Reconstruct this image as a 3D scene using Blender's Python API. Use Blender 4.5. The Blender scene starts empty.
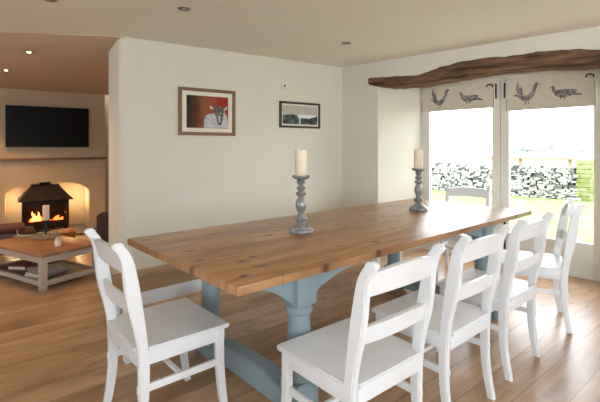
import bpy, bmesh, math, random
from mathutils import Vector, Matrix
random.seed(7)
C = bpy.context.scene.collection
R = math.radians
F = 420.0; CX = 300.0; HY = 148.0; EYE = 1.30

# ------------------------------------------------------------------ materials
def mat(name, col, rough=0.5, spec=0.5, metal=0.0, noise=None, bump=0.0, bscale=30, emit=None, estr=0.0, stretch=(1,1,1), coat=0.0):
    m = bpy.data.materials.new(name); m.use_nodes = True
    nt = m.node_tree; b = nt.nodes['Principled BSDF']
    b.inputs['Base Color'].default_value = (*col, 1); b.inputs['Roughness'].default_value = rough
    b.inputs['Specular IOR Level'].default_value = spec; b.inputs['Metallic'].default_value = metal
    b.inputs['Coat Weight'].default_value = coat
    if emit: 
        b.inputs['Emission Color'].default_value = (*emit, 1); b.inputs['Emission Strength'].default_value = estr
    tc = nt.nodes.new('ShaderNodeTexCoord'); mp = nt.nodes.new('ShaderNodeMapping')
    mp.inputs['Scale'].default_value = stretch
    nt.links.new(tc.outputs['Object'], mp.inputs['Vector'])
    if noise:
        col2, sc = noise[0], noise[1]
        n = nt.nodes.new('ShaderNodeTexNoise'); n.inputs['Scale'].default_value = sc; n.inputs['Detail'].default_value = 5
        nt.links.new(mp.outputs[0], n.inputs['Vector'])
        r = nt.nodes.new('ShaderNodeValToRGB')
        lo, hi = (noise[2] if len(noise) > 2 else (0.35, 0.65))
        r.color_ramp.elements[0].position = lo; r.color_ramp.elements[1].position = hi
        r.color_ramp.elements[0].color = (*col, 1); r.color_ramp.elements[1].color = (*col2, 1)
        nt.links.new(n.outputs['Fac'], r.inputs[0]); nt.links.new(r.outputs[0], b.inputs['Base Color'])
    if bump:
        n = nt.nodes.new('ShaderNodeTexNoise'); n.inputs['Scale'].default_value = bscale; n.inputs['Detail'].default_value = 4
        nt.links.new(mp.outputs[0], n.inputs['Vector'])
        bp = nt.nodes.new('ShaderNodeBump'); bp.inputs['Strength'].default_value = bump; bp.inputs['Distance'].default_value = 0.01
        nt.links.new(n.outputs['Fac'], bp.inputs['Height']); nt.links.new(bp.outputs[0], b.inputs['Normal'])
    return m

def planks(name, cols, width, length, ang, rough, gap=0.004, gapcol=(0.05,0.03,0.02), knots=0.5, knotcol=(0.06,0.025,0.01), spec=0.5, grain=0.5, coat=0.0, knotscale=3.0):
    """boards running along local direction ang, each with its own tone, grain and knots"""
    m = bpy.data.materials.new(name); m.use_nodes = True
    nt = m.node_tree; N = nt.nodes; L = nt.links; b = N['Principled BSDF']
    b.inputs['Roughness'].default_value = rough; b.inputs['Specular IOR Level'].default_value = spec
    b.inputs['Coat Weight'].default_value = coat; b.inputs['Coat Roughness'].default_value = 0.25
    tc = N.new('ShaderNodeTexCoord'); mp = N.new('ShaderNodeMapping')
    mp.inputs['Rotation'].default_value = (0, 0, -ang); L.new(tc.outputs['Object'], mp.inputs['Vector'])
    br = N.new('ShaderNodeTexBrick'); L.new(mp.outputs[0], br.inputs['Vector'])
    br.inputs['Scale'].default_value = 1; br.inputs['Brick Width'].default_value = length; br.inputs['Row Height'].default_value = width
    br.inputs['Mortar Size'].default_value = gap; br.inputs['Mortar Smooth'].default_value = 0.1
    br.inputs['Color1'].default_value = (0,0,0,1); br.inputs['Color2'].default_value = (1,1,1,1); br.inputs['Mortar'].default_value = (0.5,0.5,0.5,1)
    br.offset = 0.37; br.offset_frequency = 2
    ramp = N.new('ShaderNodeValToRGB'); L.new(br.outputs['Color'], ramp.inputs[0])
    els = ramp.color_ramp.elements
    els[0].color = (*cols[0],1); els[1].color = (*cols[-1],1)
    for i, c in enumerate(cols[1:-1]): e = els.new((i+1)/(len(cols)-1)); e.color = (*c,1)
    # grain : stretched noise, shifted per board
    sep = N.new('ShaderNodeSeparateXYZ'); L.new(mp.outputs[0], sep.inputs[0])
    dv = N.new('ShaderNodeMath'); dv.operation = 'DIVIDE'; dv.inputs[1].default_value = width; L.new(sep.outputs['Y'], dv.inputs[0])
    fl = N.new('ShaderNodeMath'); fl.operation = 'FLOOR'; L.new(dv.outputs[0], fl.inputs[0])
    ml = N.new('ShaderNodeMath'); ml.operation = 'MULTIPLY'; ml.inputs[1].default_value = 7.31; L.new(fl.outputs[0], ml.inputs[0])
    cmb = N.new('ShaderNodeCombineXYZ'); L.new(sep.outputs['X'], cmb.inputs['X']); L.new(sep.outputs['Y'], cmb.inputs['Y']); L.new(ml.outputs[0], cmb.inputs['Z'])
    mp2 = N.new('ShaderNodeMapping'); mp2.inputs['Scale'].default_value = (1.2, 14, 1); L.new(cmb.outputs[0], mp2.inputs['Vector'])
    gn = N.new('ShaderNodeTexNoise'); gn.inputs['Scale'].default_value = 2.2; gn.inputs['Detail'].default_value = 6; gn.inputs['Distortion'].default_value = 0.6
    L.new(mp2.outputs[0], gn.inputs['Vector'])
    gr = N.new('ShaderNodeValToRGB'); gr.color_ramp.elements[0].position = 0.3; gr.color_ramp.elements[1].position = 0.72
    gr.color_ramp.elements[0].color = (1-grain,1-grain*1.05,1-grain*1.1,1); gr.color_ramp.elements[1].color = (1.12,1.12,1.12,1)
    L.new(gn.outputs['Fac'], gr.inputs[0])
    mx = N.new('ShaderNodeMix'); mx.data_type = 'RGBA'; mx.blend_type = 'MULTIPLY'; mx.inputs[0].default_value = 1
    L.new(ramp.outputs[0], mx.inputs[6]); L.new(gr.outputs[0], mx.inputs[7])
    # broad patches
    bn = N.new('ShaderNodeTexNoise'); bn.inputs['Scale'].default_value = 1.7; bn.inputs['Detail'].default_value = 3
    mp4 = N.new('ShaderNodeMapping'); mp4.inputs['Scale'].default_value = (0.8, 2.6, 1); L.new(cmb.outputs[0], mp4.inputs['Vector']); L.new(mp4.outputs[0], bn.inputs['Vector'])
    b2 = N.new('ShaderNodeValToRGB'); b2.color_ramp.elements[0].position = 0.35; b2.color_ramp.elements[1].position = 0.62
    b2.color_ramp.elements[0].color = (0.66,0.61,0.56,1); b2.color_ramp.elements[1].color = (1,1,1,1); L.new(bn.outputs['Fac'], b2.inputs[0])
    mxb = N.new('ShaderNodeMix'); mxb.data_type = 'RGBA'; mxb.blend_type = 'MULTIPLY'; mxb.inputs[0].default_value = 1
    L.new(mx.outputs[2], mxb.inputs[6]); L.new(b2.outputs[0], mxb.inputs[7])
    # knots
    ax = N.new('ShaderNodeMath'); ax.operation = 'ADD'; L.new(sep.outputs['X'], ax.inputs[0]); L.new(ml.outputs[0], ax.inputs[1])
    cm2 = N.new('ShaderNodeCombineXYZ'); L.new(ax.outputs[0], cm2.inputs['X']); L.new(sep.outputs['Y'], cm2.inputs['Y'])
    wn = N.new('ShaderNodeTexNoise'); wn.inputs['Scale'].default_value = 9; L.new(cm2.outputs[0], wn.inputs['Vector'])
    wm = N.new('ShaderNodeMix'); wm.data_type = 'RGBA'; wm.blend_type = 'ADD'; wm.inputs[0].default_value = 0.06; L.new(cm2.outputs[0], wm.inputs[6]); L.new(wn.outputs['Color'], wm.inputs[7])
    mp3 = N.new('ShaderNodeMapping'); mp3.inputs['Scale'].default_value = (1.0, 2.0, 1); L.new(wm.outputs[2], mp3.inputs['Vector'])
    vo = N.new('ShaderNodeTexVoronoi'); vo.voronoi_dimensions = '2D'; vo.inputs['Scale'].default_value = knotscale; L.new(mp3.outputs[0], vo.inputs['Vector'])
    kr = N.new('ShaderNodeValToRGB'); kr.color_ramp.elements[0].position = 0.035; kr.color_ramp.elements[1].position = 0.11
    kr.color_ramp.elements[0].color = (1,1,1,1); kr.color_ramp.elements[1].color = (0,0,0,1); L.new(vo.outputs['Distance'], kr.inputs[0])
    km = N.new('ShaderNodeMath'); km.operation = 'MULTIPLY'; km.inputs[1].default_value = knots; L.new(kr.outputs[0], km.inputs[0])
    mk = N.new('ShaderNodeMix'); mk.data_type = 'RGBA'; L.new(km.outputs[0], mk.inputs[0]); L.new(mxb.outputs[2], mk.inputs[6]); mk.inputs[7].default_value = (*knotcol,1)
    mg = N.new('ShaderNodeMix'); mg.data_type = 'RGBA'; L.new(br.outputs['Fac'], mg.inputs[0]); L.new(mk.outputs[2], mg.inputs[6]); mg.inputs[7].default_value = (*gapcol,1)
    L.new(mg.outputs[2], b.inputs['Base Color'])
    bp = N.new('ShaderNodeBump'); bp.inputs['Strength'].default_value = 0.25; bp.inputs['Distance'].default_value = 0.004
    L.new(gn.outputs['Fac'], bp.inputs['Height']); L.new(bp.outputs[0], b.inputs['Normal'])
    return m

def glass_mat(name, refl=0.06):
    m = bpy.data.materials.new(name); m.use_nodes = True
    nt = m.node_tree; nt.nodes.clear()
    o = nt.nodes.new('ShaderNodeOutputMaterial'); t = nt.nodes.new('ShaderNodeBsdfTransparent'); g = nt.nodes.new('ShaderNodeBsdfGlossy')
    g.inputs['Roughness'].default_value = 0.02; mx = nt.nodes.new('ShaderNodeMixShader'); mx.inputs[0].default_value = refl
    nt.links.new(t.outputs[0], mx.inputs[1]); nt.links.new(g.outputs[0], mx.inputs[2]); nt.links.new(mx.outputs[0], o.inputs[0])
    return m

M = {}
M['plaster'] = mat('plaster', (0.68,0.655,0.575), 0.85, 0.2, noise=((0.71,0.685,0.605), 1.5), bump=0.25, bscale=9)
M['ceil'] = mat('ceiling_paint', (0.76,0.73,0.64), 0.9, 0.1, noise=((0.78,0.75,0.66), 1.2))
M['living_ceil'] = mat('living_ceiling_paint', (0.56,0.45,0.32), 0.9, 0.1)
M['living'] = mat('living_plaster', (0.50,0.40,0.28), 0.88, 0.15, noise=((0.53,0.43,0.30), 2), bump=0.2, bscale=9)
M['floor'] = planks('oak_boards', [(0.46,0.275,0.145),(0.56,0.35,0.20),(0.50,0.305,0.168),(0.62,0.405,0.245)], 0.19, 2.3, math.atan2(0.643,0.766), 0.30, gap=0.0028, gapcol=(0.20,0.125,0.075), knots=0.45, grain=0.16, knotscale=1.7, knotcol=(0.16,0.08,0.04))
M['pine'] = planks('waxed_pine', [(0.47,0.245,0.11),(0.58,0.32,0.15),(0.50,0.265,0.12),(0.55,0.295,0.138)], 0.19, 3.4, 0, 0.30, gap=0.0016, gapcol=(0.16,0.07,0.03), knots=0.95, grain=0.36, knotcol=(0.10,0.04,0.016), knotscale=2.6)
M['bench_pine'] = planks('bench_pine', [(0.40,0.245,0.11),(0.47,0.30,0.145)], 0.21, 2.5, 0, 0.5, gap=0.0015, gapcol=(0.2,0.12,0.06), knots=0.4, grain=0.25)
M['white'] = mat('white_chair_paint', (0.71,0.73,0.76), 0.32, 0.5, noise=((0.74,0.76,0.79), 6))
M['greywhite'] = mat('bench_paint', (0.76,0.77,0.77), 0.45, 0.4)
M['blue'] = mat('duck_egg_paint', (0.215,0.29,0.325), 0.5, 0.4, noise=((0.24,0.315,0.35), 5))
M['frame_white'] = mat('door_paint', (0.70,0.68,0.62), 0.45, 0.4)
M['beam'] = mat('old_oak', (0.045,0.022,0.011), 0.75, 0.3, noise=((0.26,0.145,0.08), 9, (0.36,0.72)), bump=1.0, bscale=30, stretch=(0.25,2.2,2.2))
M['black_iron'] = mat('black_iron', (0.018,0.018,0.02), 0.45, 0.5)
M['pewter'] = mat('grey_wash', (0.15,0.155,0.165), 0.36, 0.5, metal=0.3, noise=((0.34,0.34,0.35), 28), bump=0.2, bscale=60)
M['wax'] = mat('ivory_wax', (0.78,0.70,0.55), 0.5, 0.4, noise=((0.72,0.62,0.46), 5))
M['wax'].node_tree.nodes['Principled BSDF'].inputs['Subsurface Weight'].default_value = 0.15
M['wick'] = mat('wick', (0.03,0.025,0.02), 0.9)
M['frame_brown'] = mat('picture_wood', (0.20,0.095,0.05), 0.45, 0.4, noise=((0.25,0.125,0.07), 20), stretch=(1,1,1))
M['frame_dark'] = mat('dark_wood', (0.06,0.032,0.02), 0.4, 0.5)
M['mount'] = mat('mount_card', (0.80,0.77,0.66), 0.9, 0.1)
M['tv'] = mat('screen', (0.004,0.004,0.004), 0.45, 0.12)
M['tvb'] = mat('tv_plastic', (0.006,0.006,0.006), 0.5, 0.2)
M['stove'] = mat('cast_iron', (0.016,0.010,0.008), 0.6, 0.25, noise=((0.028,0.018,0.013), 12))
M['stove_in'] = mat('soot', (0.01,0.008,0.007), 0.9, 0.1)
M['flame'] = mat('flame', (1,0.35,0.05), 0.9, 0, emit=(1.0,0.13,0.02), estr=3.5)
M['flame2'] = mat('flame_core', (1,0.6,0.2), 0.9, 0, emit=(1.0,0.30,0.06), estr=5)
M['ember'] = mat('embers', (0.1,0.02,0.01), 0.9, 0, emit=(1.0,0.06,0.02), estr=3.0)
M['log'] = mat('log_bark', (0.06,0.035,0.02), 0.9)
M['leather'] = mat('brown_leather', (0.045,0.018,0.014), 0.42, 0.5, noise=((0.08,0.028,0.02), 5))
M['red_cloth'] = mat('red_cushion', (0.085,0.025,0.018), 0.8)
M['trim_cloth'] = mat('piping', (0.5,0.4,0.3), 0.8)
M['wicker'] = mat('wicker', (0.36,0.21,0.09), 0.75, 0.2, noise=((0.52,0.33,0.15), 30), bump=0.8, bscale=60, stretch=(1,1,3))
M['coffee_top'] = planks('coffee_oak', [(0.34,0.17,0.075),(0.42,0.22,0.10)], 0.14, 2, 0, 0.4, gap=0.002, gapcol=(0.08,0.04,0.02), knots=0.3, grain=0.3)
M['coffee_paint'] = mat('cream_paint', (0.42,0.345,0.29), 0.5)
M['coffee_shelf'] = mat('dark_shelf', (0.12,0.058,0.032), 0.5)
M['paper'] = mat('paper', (0.62,0.58,0.52), 0.7)
M['cover_a'] = mat('cover_grey', (0.36,0.34,0.33), 0.4)
M['cover_b'] = mat('cover_red', (0.30,0.10,0.07), 0.4)
M['twig'] = mat('bleached_twig', (0.52,0.45,0.34), 0.8, noise=((0.34,0.30,0.2), 20))
M['ceramic'] = mat('white_ceramic', (0.75,0.72,0.62), 0.3)
M['leaf'] = mat('leaf_green', (0.16,0.22,0.07), 0.7)
M['fabric'] = mat('linen', (0.60,0.55,0.45), 0.9, 0.1, noise=((0.64,0.59,0.49), 14), bump=0.2, bscale=120)
M['print'] = mat('print_ink', (0.15,0.13,0.13), 0.9, 0.1, noise=((0.36,0.33,0.31), 45, (0.45,0.6)))
M['print_tan'] = mat('print_tan', (0.45,0.36,0.27), 0.9, 0.1)
M['steel'] = mat('brushed_steel', (0.32,0.29,0.25), 0.35, 0.5, metal=0.8)
M['recess'] = mat('lamp_recess', (0.05,0.045,0.04), 0.5)
M['lamp_glow'] = mat('lamp_glow', (1,0.9,0.7), 0.5, 0.5, emit=(1.0,0.74,0.42), estr=14)
M['bulb'] = mat('unlit_bulb', (0.5,0.48,0.42), 0.2, 0.6)
M['plastic'] = mat('white_plastic', (0.75,0.72,0.64), 0.4)
M['glass'] = glass_mat('pane_glass', 0.05)
M['picglass'] = glass_mat('picture_glass', 0.02)
M['grass'] = mat('lawn', (0.15,0.21,0.065), 0.95, 0.05, noise=((0.22,0.27,0.115), 3), bump=0.5, bscale=60)
M['paving'] = mat('pale_gravel', (0.55,0.53,0.47), 0.9, 0.1, noise=((0.62,0.6,0.55), 20), bump=0.4, bscale=50)
M['stone'] = mat('wall_stone', (0.17,0.17,0.16), 0.9, 0.1, noise=((0.52,0.52,0.48), 2.6, (0.4,0.6)))
M['stone_b'] = mat('pale_stone', (0.34,0.34,0.31), 0.9, 0.1, noise=((0.5,0.5,0.46), 5)); M['stone_c'] = mat('dark_stone', (0.07,0.075,0.07), 0.9, 0.1, noise=((0.13,0.13,0.12), 5))
M['stone_dark'] = mat('stone_dark', (0.02,0.022,0.02), 0.95, 0.05)
M['moss'] = mat('mossy_stone', (0.13,0.16,0.035), 0.95, 0.05, noise=((0.24,0.25,0.14), 8))
M['timber'] = mat('weathered_timber', (0.24,0.17,0.125), 0.85, 0.1, noise=((0.30,0.22,0.17), 10))
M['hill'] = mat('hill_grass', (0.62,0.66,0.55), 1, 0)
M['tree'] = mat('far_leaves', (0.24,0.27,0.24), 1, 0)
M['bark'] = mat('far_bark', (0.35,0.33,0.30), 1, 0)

# ------------------------------------------------------------------ mesh helpers
class MB:
    def __init__(s): s.bm = bmesh.new(); s.mi = 0
    def face(s, vs):
        try: f = s.bm.faces.new(vs); f.material_index = s.mi; return f
        except ValueError: return None
    def box(s, x0,x1,y0,y1,z0,z1, bev=0.0, mtx=None):
        pre = set(s.bm.verts)
        vs = [s.bm.verts.new(p) for p in [(x0,y0,z0),(x1,y0,z0),(x1,y1,z0),(x0,y1,z0),(x0,y0,z1),(x1,y0,z1),(x1,y1,z1),(x0,y1,z1)]]
        fs = [s.face([vs[i] for i in q]) for q in [(0,3,2,1),(4,5,6,7),(0,1,5,4),(1,2,6,5),(2,3,7,6),(3,0,4,7)]]
        if bev > 0:
            es = list({e for f in fs for e in f.edges})
            r = bmesh.ops.bevel(s.bm, geom=es, offset=bev, segments=2, affect='EDGES', profile=0.6)
            for f in r['faces']: f.material_index = s.mi
        if mtx is not None:
            bmesh.ops.transform(s.bm, matrix=mtx, verts=[v for v in s.bm.verts if v not in pre])
        return s
    def prism(s, pts, axis, a, b, bev=0.0, mtx=None):
        """polygon pts in the plane perpendicular to axis, extruded from a to b. x:(y,z) y:(x,z) z:(x,y)"""
        def P(p, h):
            return {'x':(h,p[0],p[1]),'y':(p[0],h,p[1]),'z':(p[0],p[1],h)}[axis]
        pre = set(s.bm.verts)
        A = [s.bm.verts.new(P(p,a)) for p in pts]; B = [s.bm.verts.new(P(p,b)) for p in pts]
        fs = [s.face(A), s.face(B[::-1])]; n = len(pts)
        for i in range(n): fs.append(s.face([A[i],B[i],B[(i+1)%n],A[(i+1)%n]]))
        fs = [f for f in fs if f]
        bmesh.ops.recalc_face_normals(s.bm, faces=fs)
        if bev > 0:
            es = list({e for f in fs[:2] for e in f.edges})
            bmesh.ops.bevel(s.bm, geom=es, offset=bev, segments=2, affect='EDGES')
        if mtx is not None:
            bmesh.ops.transform(s.bm, matrix=mtx, verts=[v for v in s.bm.verts if v not in pre])
        return s
    def lathe(s, prof, n=24, at=(0,0,0)):
        rings = []
        for r, z in prof:
            if r < 1e-5: rings.append([s.bm.verts.new((at[0],at[1],at[2]+z))])
            else: rings.append([s.bm.verts.new((at[0]+r*math.cos(2*math.pi*i/n), at[1]+r*math.sin(2*math.pi*i/n), at[2]+z)) for i in range(n)])
        for A, B in zip(rings, rings[1:]):
            for i in range(n):
                j = (i+1) % n
                if len(A) == 1 and len(B) == 1: continue
                if len(A) == 1: s.face([A[0], B[i], B[j]])
                elif len(B) == 1: s.face([A[i], A[j], B[0]])
                else: s.face([A[i], A[j], B[j], B[i]])
        for Rg in (rings[0], rings[-1]):
            if len(Rg) > 1: s.face(Rg)
        return s
    def tube(s, pts, r, n=8):
        pts = [Vector(p) for p in pts]; rings = []
        rr = r if isinstance(r, (list, tuple)) else [r]*len(pts)
        for i, p in enumerate(pts):
            d = (pts[min(i+1,len(pts)-1)] - pts[max(i-1,0)]).normalized()
            a = d.orthogonal().normalized() if i == 0 else (prev - d*prev.dot(d)).normalized()
            prev = a; b = d.cross(a)
            rings.append([s.bm.verts.new(p + (a*math.cos(2*math.pi*k/n) + b*math.sin(2*math.pi*k/n))*rr[i]) for k in range(n)])
        for A, B in zip(rings, rings[1:]):
            for i in range(n): s.face([A[i],A[(i+1)%n],B[(i+1)%n],B[i]])
        s.face(rings[0]); s.face(rings[-1]); return s
    def quad(s, pts):
        return s.face([s.bm.verts.new(p) for p in pts])
    def blob(s, c, rx, ry, rz, amp=0.15, sub=2, squash=None):
        r = bmesh.ops.create_icosphere(s.bm, subdivisions=sub, radius=1)
        for v in r['verts']:
            k = 1 + random.uniform(-amp, amp)
            v.co = Vector((c[0]+v.co.x*rx*k, c[1]+v.co.y*ry*k, c[2]+v.co.z*rz*k))
            for f in v.link_faces: f.material_index = s.mi
        return s
    def build(s, name, m, parent=None, smooth=True, loc=None, rotz=0):
        bmesh.ops.recalc_face_normals(s.bm, faces=s.bm.faces[:])
        me = bpy.data.meshes.new(name); s.bm.to_mesh(me); s.bm.free()
        for mm in (m if isinstance(m, (list,tuple)) else [m]): me.materials.append(mm)
        if smooth:
            for p in me.polygons: p.use_smooth = True
            me.set_sharp_from_angle(angle=R(38))
        o = bpy.data.objects.new(name, me); C.objects.link(o)
        if parent: o.parent = parent
        if loc is not None: o.location = loc; o.rotation_euler = (0,0,rotz)
        return o

def tag(o, label=None, cat=None, group=None, kind=None):
    if label: o['label'] = label
    if cat: o['category'] = cat
    if group: o['group'] = group
    if kind: o['kind'] = kind
    return o
def thing(name, label, cat, loc=(0,0,0), rotz=0, group=None, kind=None):
    o = bpy.data.objects.new(name, None); C.objects.link(o)
    o.empty_display_size = 0.1
    o.location = loc; o.rotation_euler = (0,0,rotz)
    return tag(o, label, cat, group, kind)
def copy_tree(o, parent=None):
    c = o.copy(); C.objects.link(c)
    if parent: c.parent = parent
    for ch in [x for x in bpy.data.objects if x.parent == o]:
        copy_tree(ch, c)
    return c
def struct(name, mb, m, loc=None, rotz=0):
    o = mb.build(name, m, smooth=False, loc=loc, rotz=rotz); o['kind'] = 'structure'; return o

def s_at(px, P, d):           # distance along a plan line whose point is seen in direction px
    k = (px-CX)/F
    return (k*P[1]-P[0])/(d[0]-k*d[1])
def pt(P, d, s): return (P[0]+d[0]*s, P[1]+d[1]*s)

# ------------------------------------------------------------------ plan of the rooms
U = (0.826, 0.564); NN = (-0.564, 0.826)          # picture wall direction / away from dining room
Wd = (0.739, -0.674); WN = (0.674, 0.739)         # window wall direction / outward
DD = (0.703, -0.711); DN = (0.711, 0.703)         # glazed door line
P0 = (0.56, 5.60)
s_e = s_at(119.5, P0, U); E0 = pt(P0, U, s_e)     # free end of the picture wall
H = 2.375
r1 = pt(P0, Wd, s_at(378, P0, Wd))
PD = (2.74, 4.27)
d1s = s_at(421, PD, DD); d1 = pt(PD, DD, d1s)
d2s = s_at(601, PD, DD); d2 = pt(PD, DD, d2s)
r2 = (2.62, 0); r2 = pt(P0, Wd, s_at(606, P0, Wd))
Q1 = pt(P0, Wd, 6.4); Q2 = (Q1[0]-WN[0]*5.5, Q1[1]-WN[1]*5.5); Q3 = (-5.6, 0.2)
QF = (-3.82, 6.30)                                # chimney breast, point seen at px 45
T1 = pt(QF, U, -2.6); 
O2 = pt(E0, (-0.986,-0.166), 3.6)

# floor
fl = MB(); fl.prism([(-8,-4),(7,-4),(7,1.2),(4.3,3.1),(2.2,5.9),(1.2,6.6),(0.8,10),(-8,10)], 'z', -0.12, 0)
struct('floor', fl, M['floor'])
# walls
def off(p, n, k): return (p[0]+n[0]*k, p[1]+n[1]*k)
rad = 0.07
endpts = []
a = off(E0, U, 0); bpt = off(E0, NN, 0.62)
for k in range(7):
    th = math.pi/2*k/6
    c = (E0[0]+U[0]*rad+NN[0]*rad, E0[1]+U[1]*rad+NN[1]*rad)
    endpts.append((c[0]-NN[0]*rad*math.cos(th)-U[0]*rad*math.sin(th), c[1]-NN[1]*rad*math.cos(th)-U[1]*rad*math.sin(th)))
for k in range(7):
    th = math.pi/2*k/6
    c = (bpt[0]+U[0]*rad-NN[0]*rad, bpt[1]+U[1]*rad-NN[1]*rad)
    endpts.append((c[0]+NN[0]*rad*math.sin(th)-U[0]*rad*math.cos(th), c[1]+NN[1]*rad*math.sin(th)-U[1]*rad*math.cos(th)))
w = MB(); w.prism(endpts + [off(off(P0,U,0.3),NN,0.62), off(P0,U,0.3), P0], 'z', 0, H+0.4)
struct('wall_back', w, M['plaster'])
SOFF = 2.12
d1b = off(d1, DN, 0.12); d2b = off(d2, DN, 0.12)
w = MB()
w.prism([P0, r1, d1, d1b, off(P0, WN, 1.0), off(P0, WN, 0.5)], 'z', 0, H+0.4)
w.prism([r2, Q1, off(Q1,WN,0.8), d2b, d2], 'z', 0, H+0.4)
w.prism([r1, r2, d2, d2b, d1b, d1], 'z', SOFF, H+0.4)
struct('wall_right', w, M['plaster'])
# rear wall with a window opening each side, left wall with one
def wall_with_hole(name, A, B, hole, m, th=0.3, top=H+0.4):
    L = math.dist(A, B); ang = math.atan2(B[1]-A[1], B[0]-A[0])
    x0, x1, z0, z1 = hole
    w = MB(); w.box(0,x0,-th,0,0,top); w.box(x1,L,-th,0,0,top); w.box(x0,x1,-th,0,0,z0); w.box(x0,x1,-th,0,z1,top)
    return struct(name, w, m, (A[0],A[1],0), ang), L, ang
def window(name, A, ang, x0, x1, z0, z1):
    o = thing(name, None, None, (A[0],A[1],0), ang, kind='structure')
    f = MB(); t = 0.06; y0, y1 = -0.16, -0.10
    f.box(x0,x1,y0,y1,z0,z0+t); f.box(x0,x1,y0,y1,z1-t,z1); f.box(x0,x0+t,y0,y1,z0+t,z1-t); f.box(x1-t,x1,y0,y1,z0+t,z1-t)
    m_ = (x0+x1)/2; f.box(m_-0.03,m_+0.03,y0,y1,z0+t,z1-t)
    f.build('window_frame', M['frame_white'], o, smooth=False)
    for a_, b_ in ((x0+t, m_-0.03),(m_+0.03, x1-t)):
        g = MB(); g.box(a_,b_,-0.134,-0.128,z0+t,z1-t); g.build('pane', M['glass'], o, smooth=False)
# order of ends chosen so that local -y is outside
wr, Lr, ar = wall_with_hole('wall_rear', Q3, Q2, (4.7, 7.2, 0.8, 2.05), M['plaster'])
window('window_1', Q3, ar, 4.7, 7.2, 0.8, 2.05)
wl, Ll, al = wall_with_hole('wall_left', T1, Q3, (1.6, 3.4, 0.8, 2.0), M['plaster'])
window('window_2', T1, al, 1.6, 3.4, 0.8, 2.0)
ws, Ls, as_ = wall_with_hole('wall_front', Q2, Q1, (1.9, 4.0, 0.8, 2.0), M['plaster'])
window('window_3', Q2, as_, 1.9, 4.0, 0.8, 2.0)
# ceilings
c = MB(); c.prism([(0.9,6.4), off(P0,NN,0.4), off(E0,NN,0.12), E0, O2, off(O2,(-1,0),0.8), (-6.3,-0.1), (Q2[0],Q2[1]-0.5), (Q1[0]+0.6,Q1[1]-0.2), (Q1[0]+0.6,Q1[1]+0.6), off(d2b,DN,0.4), off(d1b,DN,0.4)], 'z', H, H+0.35)
struct('ceiling', c, M['ceil'])
T2 = pt(QF, U, 3.4); EE = off(pt(P0,U,0.2), NN, 0.3)
c = MB()
lowE, lowT = 2.366, 2.155
pts = [(O2,lowE),(E0,lowE),(EE,lowE),(pt(QF,U,3.5),lowT),(off(pt(QF,U,-2.9),NN,0),lowT)]
extra = off(pt(QF,U,0),NN,0.6)
vb = [c.bm.verts.new((p[0],p[1],z)) for p,z in pts]; vt = [c.bm.verts.new((p[0],p[1],H+0.35)) for p,z in pts]
for q in ((0,1,4),(1,2,3),(1,3,4)): c.face([vb[i] for i in q])
c.face(vt)
for i in range(5): c.face([vb[i],vb[(i+1)%5],vt[(i+1)%5],vt[i]])
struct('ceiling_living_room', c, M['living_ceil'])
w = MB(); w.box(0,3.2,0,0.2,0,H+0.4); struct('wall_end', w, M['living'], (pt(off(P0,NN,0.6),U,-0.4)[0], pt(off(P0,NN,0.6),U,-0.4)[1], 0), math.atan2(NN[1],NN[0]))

# hearth wall with arched alcove (local x = U, local y = away from viewer)
aU = math.atan2(U[1],U[0])
xr = s_at(105, QF, U); al0 = s_at(5, QF, U); al1 = s_at(89.5, QF, U)
def wall_arch():
    w = MB(); top = H+0.2; n = 24; yb = 0.55
    def hz(x):
        t = (x-(al0+al1)/2)/((al1-al0)/2); t = max(-1,min(1,t))
        return 0.585 + 0.205*math.sqrt(max(0,1-t*t*0.97))**0.9 - 0.0
    w.box(-3.0, al0, 0, yb, 0, top); w.box(al1, xr, 0, yb, 0, top)
    xs = [al0+(al1-al0)*i/n for i in range(n+1)]
    for a_, b_ in zip(xs, xs[1:]):
        w.prism([(a_,hz(a_)),(b_,hz(b_)),(b_,top),(a_,top)], 'y', 0, yb)
    w.box(-3.0, 3.4, yb, yb+0.15, 0, top)
    w.box(xr, 3.4, 0.35, yb, 0, top)
    return w
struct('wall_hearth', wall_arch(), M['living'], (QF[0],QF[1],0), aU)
w = MB(); w.box(al0-0.15, al1+0.15, -0.32, 0.54, 0, 0.03, 0.006); 
hs = w.build('hearth_slab', mat('slate', (0.10,0.09,0.085), 0.6), loc=(QF[0],QF[1],0), rotz=aU); tag(hs, 'dark slate hearth slab under the black stove', 'hearth')

# ------------------------------------------------------------------ mantel shelf, tv, stove
def on_hearth(name, label, cat, group=None): return thing(name, label, cat, (QF[0],QF[1],0), aU, group)
w = MB(); w.box(-2.2, xr+0.015, -0.07, 0.0, 1.118, 1.155, 0.006)
o = w.build('mantel_shelf', M['frame_brown'], loc=(QF[0],QF[1],0), rotz=aU); tag(o, 'thin brown timber mantel shelf across the chimney breast below the television', 'shelf')
t0 = s_at(5.5,QF,U); t1 = s_at(88,QF,U)
tv = on_hearth('television', 'black flat screen television on the wall above the fireplace', 'television')
zc_ = 1.612
w = MB(); w.box(t0,t1,-0.09,-0.045,zc_-0.30,zc_+0.30,0.006); w.build('casing', M['tvb'], tv)
w = MB(); w.box(t0+0.012,t1-0.012,-0.0915,-0.0895,zc_-0.275,zc_+0.288); w.build('screen', M['tv'], tv, smooth=False)
w = MB(); w.box((t0+t1)/2-0.2,(t0+t1)/2+0.2,-0.045,0,zc_-0.15,zc_+0.15); w.build('wall_bracket', M['tvb'], tv, smooth=False)
st = on_hearth('wood_stove', 'black cast iron wood-burning stove with tapered hood, lit, in the arched fireplace', 'stove')
sc_ = s_at(46,QF,U); 
y0, y1 = -0.06, 0.36
w = MB(); t = 0.03
x0, x1 = sc_-0.30, sc_+0.30
w.box(x0,x1,y0,y1,0.10,0.10+t,0.004); w.box(x0,x1,y1-t,y1,0.13,0.50); w.box(x0,x0+t,y0,y1-t,0.13,0.50,0.004); w.box(x1-t,x1,y0,y1-t,0.13,0.50,0.004)
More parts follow.
